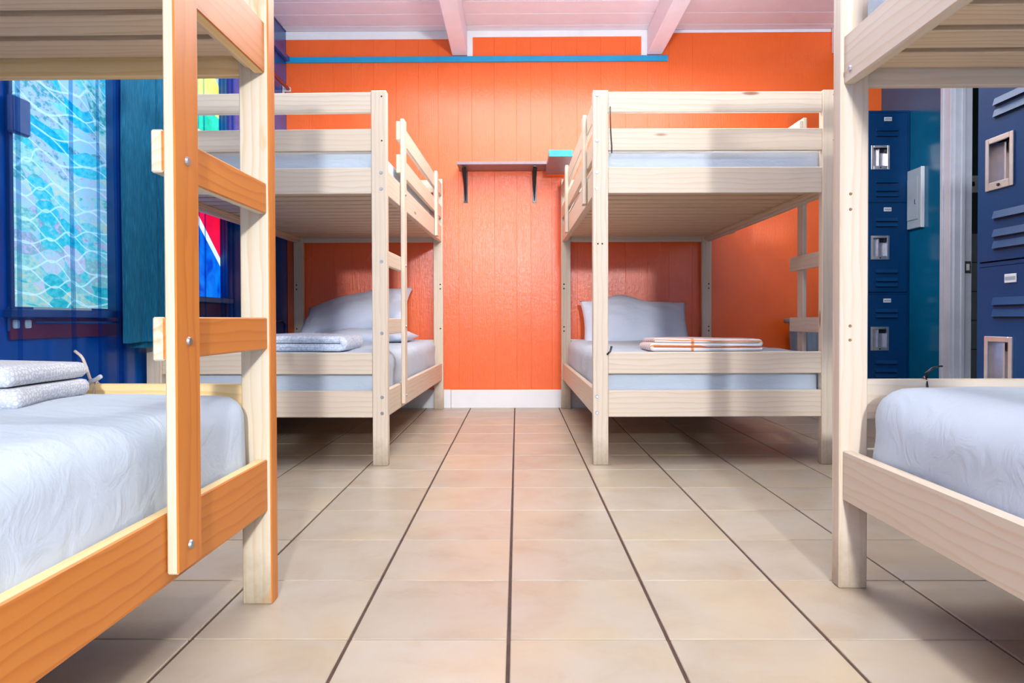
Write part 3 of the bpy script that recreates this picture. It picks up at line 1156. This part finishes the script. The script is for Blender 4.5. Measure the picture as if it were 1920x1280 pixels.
# ------------------------------------------------------------------ left wall fittings
ou = thing('wall_outlet', 'double wall outlet low on the blue wall under the wavy window', 'outlet', (XL, 2.325, .640))
link('cover_plate', join_boxes([(.0005, .007, -.06, .06, -.04, .04)], .002), M['sill'], ou)
for dy in (-.028, .028):
    for dz in (-.017, .017):
        link('socket', box_mesh(.004, .030, .028, .004, [M['plastic']], 'sock'), None, ou, (.0085, dy, dz))
cd = tube('conduit', [(XL + .0065, 2.39, .628), (XL + .0065, 3.2, .622), (XL + .0065, 4.4, .620), (XL + .0065, 4.93, .628), (XL + .0065, 4.985, .605), (XL + .0065, 4.995, .55), (XL + .0065, 4.995, .15)],
          .006, M['sill'])
tag(cd, 'thin blue-grey cable conduit along the blue wall, bending down near the corner', 'conduit')
bx_y = 2.300
bx_ = thing('wall_box', 'slate-blue box at the left edge of the wavy window, behind the sheer curtain', 'box', (XL + .0125, bx_y, 1.240))
link('box_body', box_mesh(.018, .085, .120, .004, [M['box']], 'wbx'), None, bx_, (.010, 0, .060))
link('box_cover', box_mesh(.004, .078, .112, .0015, [M['box']], 'wbc'), None, bx_, (.021, 0, .060))

# ------------------------------------------------------------------ shelves on the back wall
sh = thing('wall_shelf', 'grey shelf board on two black brackets on the orange wall', 'shelf', (-.10, YB, 1.69))
link('shelf_board', box_mesh(.62, .215, .020, .002, [M['greypaint']], 'shb'), None, sh, (.0, -.1085, .012))


def bracket(x):
    me = join_boxes([(x - .014, x + .014, -.006, -.0005, -.225, .001), (x - .012, x + .012, -.19, -.004, -.008, .001)], .001)
    b = link('bracket', me, M['black'], sh)
    bm = bmesh.new()
    # curved brace of the bracket, tapering downwards
    ln = 10
    vs = []
    for i in range(ln + 1):
        a = i / ln
        y = -.165 * (1 - a) ** 1.6 - .006
        z = -.012 - .20 * a
        hw = .011 * (1 - a) + .004
        vs.append([bm.verts.new((x - hw, y, z)), bm.verts.new((x + hw, y, z)), bm.verts.new((x + hw, y + .012, z - .004)), bm.verts.new((x - hw, y + .012, z - .004))])
    for i in range(ln):
        for k in range(4):
            bm.faces.new((vs[i][k], vs[i][(k + 1) % 4], vs[i + 1][(k + 1) % 4], vs[i + 1][k]))
    bm.faces.new(vs[0])
    bm.faces.new(vs[-1])
    bmesh.ops.recalc_face_normals(bm, faces=bm.faces)
    m2 = bpy.data.meshes.new('brace')
    bm.to_mesh(m2)
    bm.free()
    link('brace', m2, M['black'], b)


bracket(-.265)
bracket(.225)
tb = thing('shelf_plank', 'short grey plank with aqua-painted front edge sticking out beside the pine bunk', 'shelf', (.277, 4.465, 1.656))
link('plank_board', box_mesh(.150, .555, .040, .002, [M['greypaint']], 'tpl'), None, tb, (0, .280, .0205))
link('painted_edge', box_mesh(.150, .006, .042, .001, [M['aqua']], 'tpe'), None, tb, (0, -.001, .0205))


# ------------------------------------------------------------------ lockers
def louvre_mesh():
    if 'louvre' not in _cache:
        bm = bmesh.new()
        v = [bm.verts.new(p) for p in ((-.074, 0, .012), (.074, 0, .012), (.070, -.009, -.011), (-.070, -.009, -.011), (-.074, 0, -.009), (.074, 0, -.009))]
        for f in ((0, 1, 2, 3), (3, 2, 5, 4), (0, 3, 4), (1, 5, 2), (0, 4, 5, 1)):
            bm.faces.new([v[i] for i in f])
        bmesh.ops.recalc_face_normals(bm, faces=bm.faces)
        me = bpy.data.meshes.new('louvre')
        bm.to_mesh(me)
        bm.free()
        me.materials.append(M['locker'])
        _cache['louvre'] = me
    return _cache['louvre']


def locker(label, loc, rz, flip=False):
    W_, D_ = .303, .36
    t = thing('locker', label, 'locker', loc, rz)
    H = 2.0
    body = join_boxes([(0, .012, 0, D_, .10, H), (W_ - .012, W_, 0, D_, .10, H), (.012, W_ - .012, D_ - .01, D_, .10, H), (.012, W_ - .012, 0, D_ - .01, H - .015, H),
                       (.012, W_ - .012, 0, D_ - .01, .10, .20)] +
                      [(.012, W_ - .012, 0, D_ - .01, z - .008, z + .004) for z in (.8, 1.4)])
    link('cabinet', body, M['locker'], t)
    for lx in (.02, W_ - .045):
        for ly in (.02, D_ - .045):
            link('foot', box_mesh(.025, .025, .10, .001, [M['locker']], 'lft'), None, t, (lx + .0125, ly + .0125, .05))
    link('interior', join_boxes([(.013, W_ - .013, .05, D_ - .012, .205, H - .02)]), M['lockdark'], t)
    hx0, hx1 = .052, .166
    for zt in (H - .018, 1.390, .790):
        zb = zt - .582
        ha, hb = zt - .215, zt - .365
        dm = join_boxes([(.015, hx0, -.004, .014, zb, zt), (hx1, W_ - .015, -.004, .014, zb, zt), (hx0, hx1, -.004, .014, ha, zt), (hx0, hx1, -.004, .014, zb, hb)])
        d = link('door', dm, M['locker'], t)
        # steel recessed pull: rim, cup, centre bar, screw
        w_ = .012
        rim = join_boxes([(hx0 - .004, hx0 + w_, -.010, -.003, hb - .004, ha + .004), (hx1 - w_, hx1 + .004, -.010, -.003, hb - .004, ha + .004),
                          (hx0 + w_, hx1 - w_, -.010, -.003, ha - w_, ha + .004), (hx0 + w_, hx1 - w_, -.010, -.003, hb - .004, hb + w_ * 1.6)], .0015)
        link('handle_rim', rim, M['chrome'], d)
        cup = join_boxes([(hx0 + .006, hx1 - .006, .026, .030, hb + .006, ha - .006), (hx0 + .006, hx0 + .010, -.003, .026, hb + .006, ha - .006),
                          (hx1 - .010, hx1 - .006, -.003, .026, hb + .006, ha - .006), (hx0 + .010, hx1 - .010, -.003, .026, hb + .006, hb + .010)])
        link('handle_cup', cup, M['chrome'], d)
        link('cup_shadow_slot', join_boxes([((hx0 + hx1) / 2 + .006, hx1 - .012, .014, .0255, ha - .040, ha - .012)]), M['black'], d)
        link('handle_bar', join_boxes([((hx0 + hx1) / 2 - .004, (hx0 + hx1) / 2 + .003, .010, .026, hb + .012, ha - .014)], .001), M['chrome'], d)
        link('screw', disc_mesh(.006, .004).copy(), M['black'], d, ((hx0 + hx1) / 2, -.011, hb + .008), (PI / 2, 0, 0))
        # louvres: hooded slits
        for dz in (.105, .140, .445, .500, .535):
            link('louvre', louvre_mesh(), None, d, (.154, -.004, zt - dz))
            link('louvre_slit', box_mesh(.144, .001, .005, 0, [M['lockdark']], 'slit'), None, d, (.154, -.0047, zt - dz - .014))
        link('name_plate', join_boxes([(.133, .183, -.007, -.004, zt - .052, zt - .026)], .001), M['plastic'], d)
        link('name_card', join_boxes([(.137, .179, -.0078, -.007, zt - .044, zt - .034)]), M['panelgrey'], d)
    return t


locker('tall blue steel locker in the far right corner, facing the beds', (2.283, 4.69, 0), 0)
locker('tall blue steel locker beside the doorway, directly behind the near right bunk', (1.447, 2.236, 0), -PI / 2)

# ------------------------------------------------------------------ right wall fittings
bp = thing('breaker_panel', 'grey electrical breaker panel on the teal wall next to the door casing', 'breaker panel', (XR, 4.64, 1.40))
link('panel_frame', join_boxes([(-.022, -.0005, -.115, .044, -.185, .198)], .003), M['panelgrey'], bp)
link('panel_door', join_boxes([(-.027, -.022, -.085, .036, -.13, .14)], .002), M['panelgrey'], bp)
link('panel_latch', join_boxes([(-.031, -.027, -.07, -.055, -.03, .0)], .001), M['chrome'], bp)
link('panel_edge', join_boxes([(-.0235, -.0005, -.119, -.1155, -.187, .2)], .001), M['plastic'], bp)
swp = thing('switch_plate', 'pale switch plate on the dark wall inside the doorway', 'switch plate', (3.22, YB - .02, 1.58))
link('plate', box_mesh(.12, .008, .12, .002, [M['plastic']], 'swp'), None, swp, (0, -.0045, 0))
link('toggle', box_mesh(.02, .012, .03, .002, [M['black']], 'swt'), None, swp, (.0, -.012, 0))

# bin behind the right bunk
bn = thing('storage_bin', 'grey ribbed plastic bin standing between the pine bunk and the far locker', 'bin', (2.06, 4.78, 0))
bm = bmesh.new()
prof = []
N = 56
for i in range(N):
    a = 2 * PI * i / N
    ca, sa = math.cos(a), math.sin(a)
    r_ = 1 / (abs(ca) ** 6 + abs(sa) ** 6) ** (1 / 6)
    r_ *= 1 + .025 * (1 if i % 2 else -1)
    prof.append((ca * r_, sa * r_))
lo = [bm.verts.new((p[0] * .155, p[1] * .14, .0)) for p in prof]
hi = [bm.verts.new((p[0] * .185, p[1] * .17, .60)) for p in prof]
for i in range(N):
    j = (i + 1) % N
    bm.faces.new((lo[i], lo[j], hi[j], hi[i]))
bm.faces.new(lo[::-1])
bm.faces.new(hi)
me = bpy.data.meshes.new('bin')
bm.to_mesh(me)
bm.free()
link('tub', me, M['bin'], bn)
link('lid', soft_box(.40, .37, .04, .015, .05, 0, 0, None, .004), M['bin'], bn, (0, 0, .598))

# ------------------------------------------------------------------ ties and cords
def loop(c, rx, rz, n=12):
    return [(c[0], c[1] + rx * math.cos(2 * PI * i / n), c[2] + rz * math.sin(2 * PI * i / n)) for i in range(n + 1)]


x, y, z = local(fl_b, .655, BL - .017, .444)
t1 = thing('cable_tie', 'beige cable tie looped round the far rail of the orange-stained bunk', 'cable tie', (x, y, z))
tube('strap', loop((0, 0, 0), .0155, .0515), .003, M['beige'], t1, 6)
tube('tail', [(0, -.014, .05), (-.006, -.018, .062), (-.014, -.016, .085), (-.022, -.016, .105), (-.03, -.012, .112), (-.044, -.01, .122)], .0032, M['beige'], t1, 6)
tube('head', [(-.012, -.016, .050), (.012, -.020, .060), (.022, -.022, .066)], .005, M['plastic'], t1, 6)
x, y, z = local(fr_b, .21, BL - .017, .444)
t2 = thing('cable_tie', 'black cable tie on the far rail of the near right bunk', 'cable tie', (x, y, z))
tube('strap', loop((0, 0, 0), .0155, .0515), .003, M['black'], t2, 6)
tube('tail', [(-.002, -.014, .050), (-.004, -.016, .062), (.008, -.016, .072), (.02, -.016, .077), (.034, -.014, .078)], [.004, .004, .003, .0025, .002], M['black'], t2, 6)
x, y, z = local(rb, .075, .004, 1.55)
t3 = tube('hanging_cord', [(0, -.004, 0), (0, -.005, -.05), (.001, -.006, -.09), (.003, -.006, -.13), (.006, -.006, -.17), (.006, -.004, -.20)], .0028, M['black'], None, 6, (x, y, z))
tag(t3, 'thin black cord hanging beside the upper post of the pine bunk', 'cord')
x, y, z = local(rb, .068, .003, .505)
t4 = tube('black_tie', [(-.008, -.004, -.025), (0, -.005, -.016), (.006, -.005, -.010), (.009, -.004, .0), (.012, -.003, .012)], .0045, M['black'], None, 6, (x, y, z))
tag(t4, 'short black tie knotted at the lower rail of the pine bunk', 'cable tie')
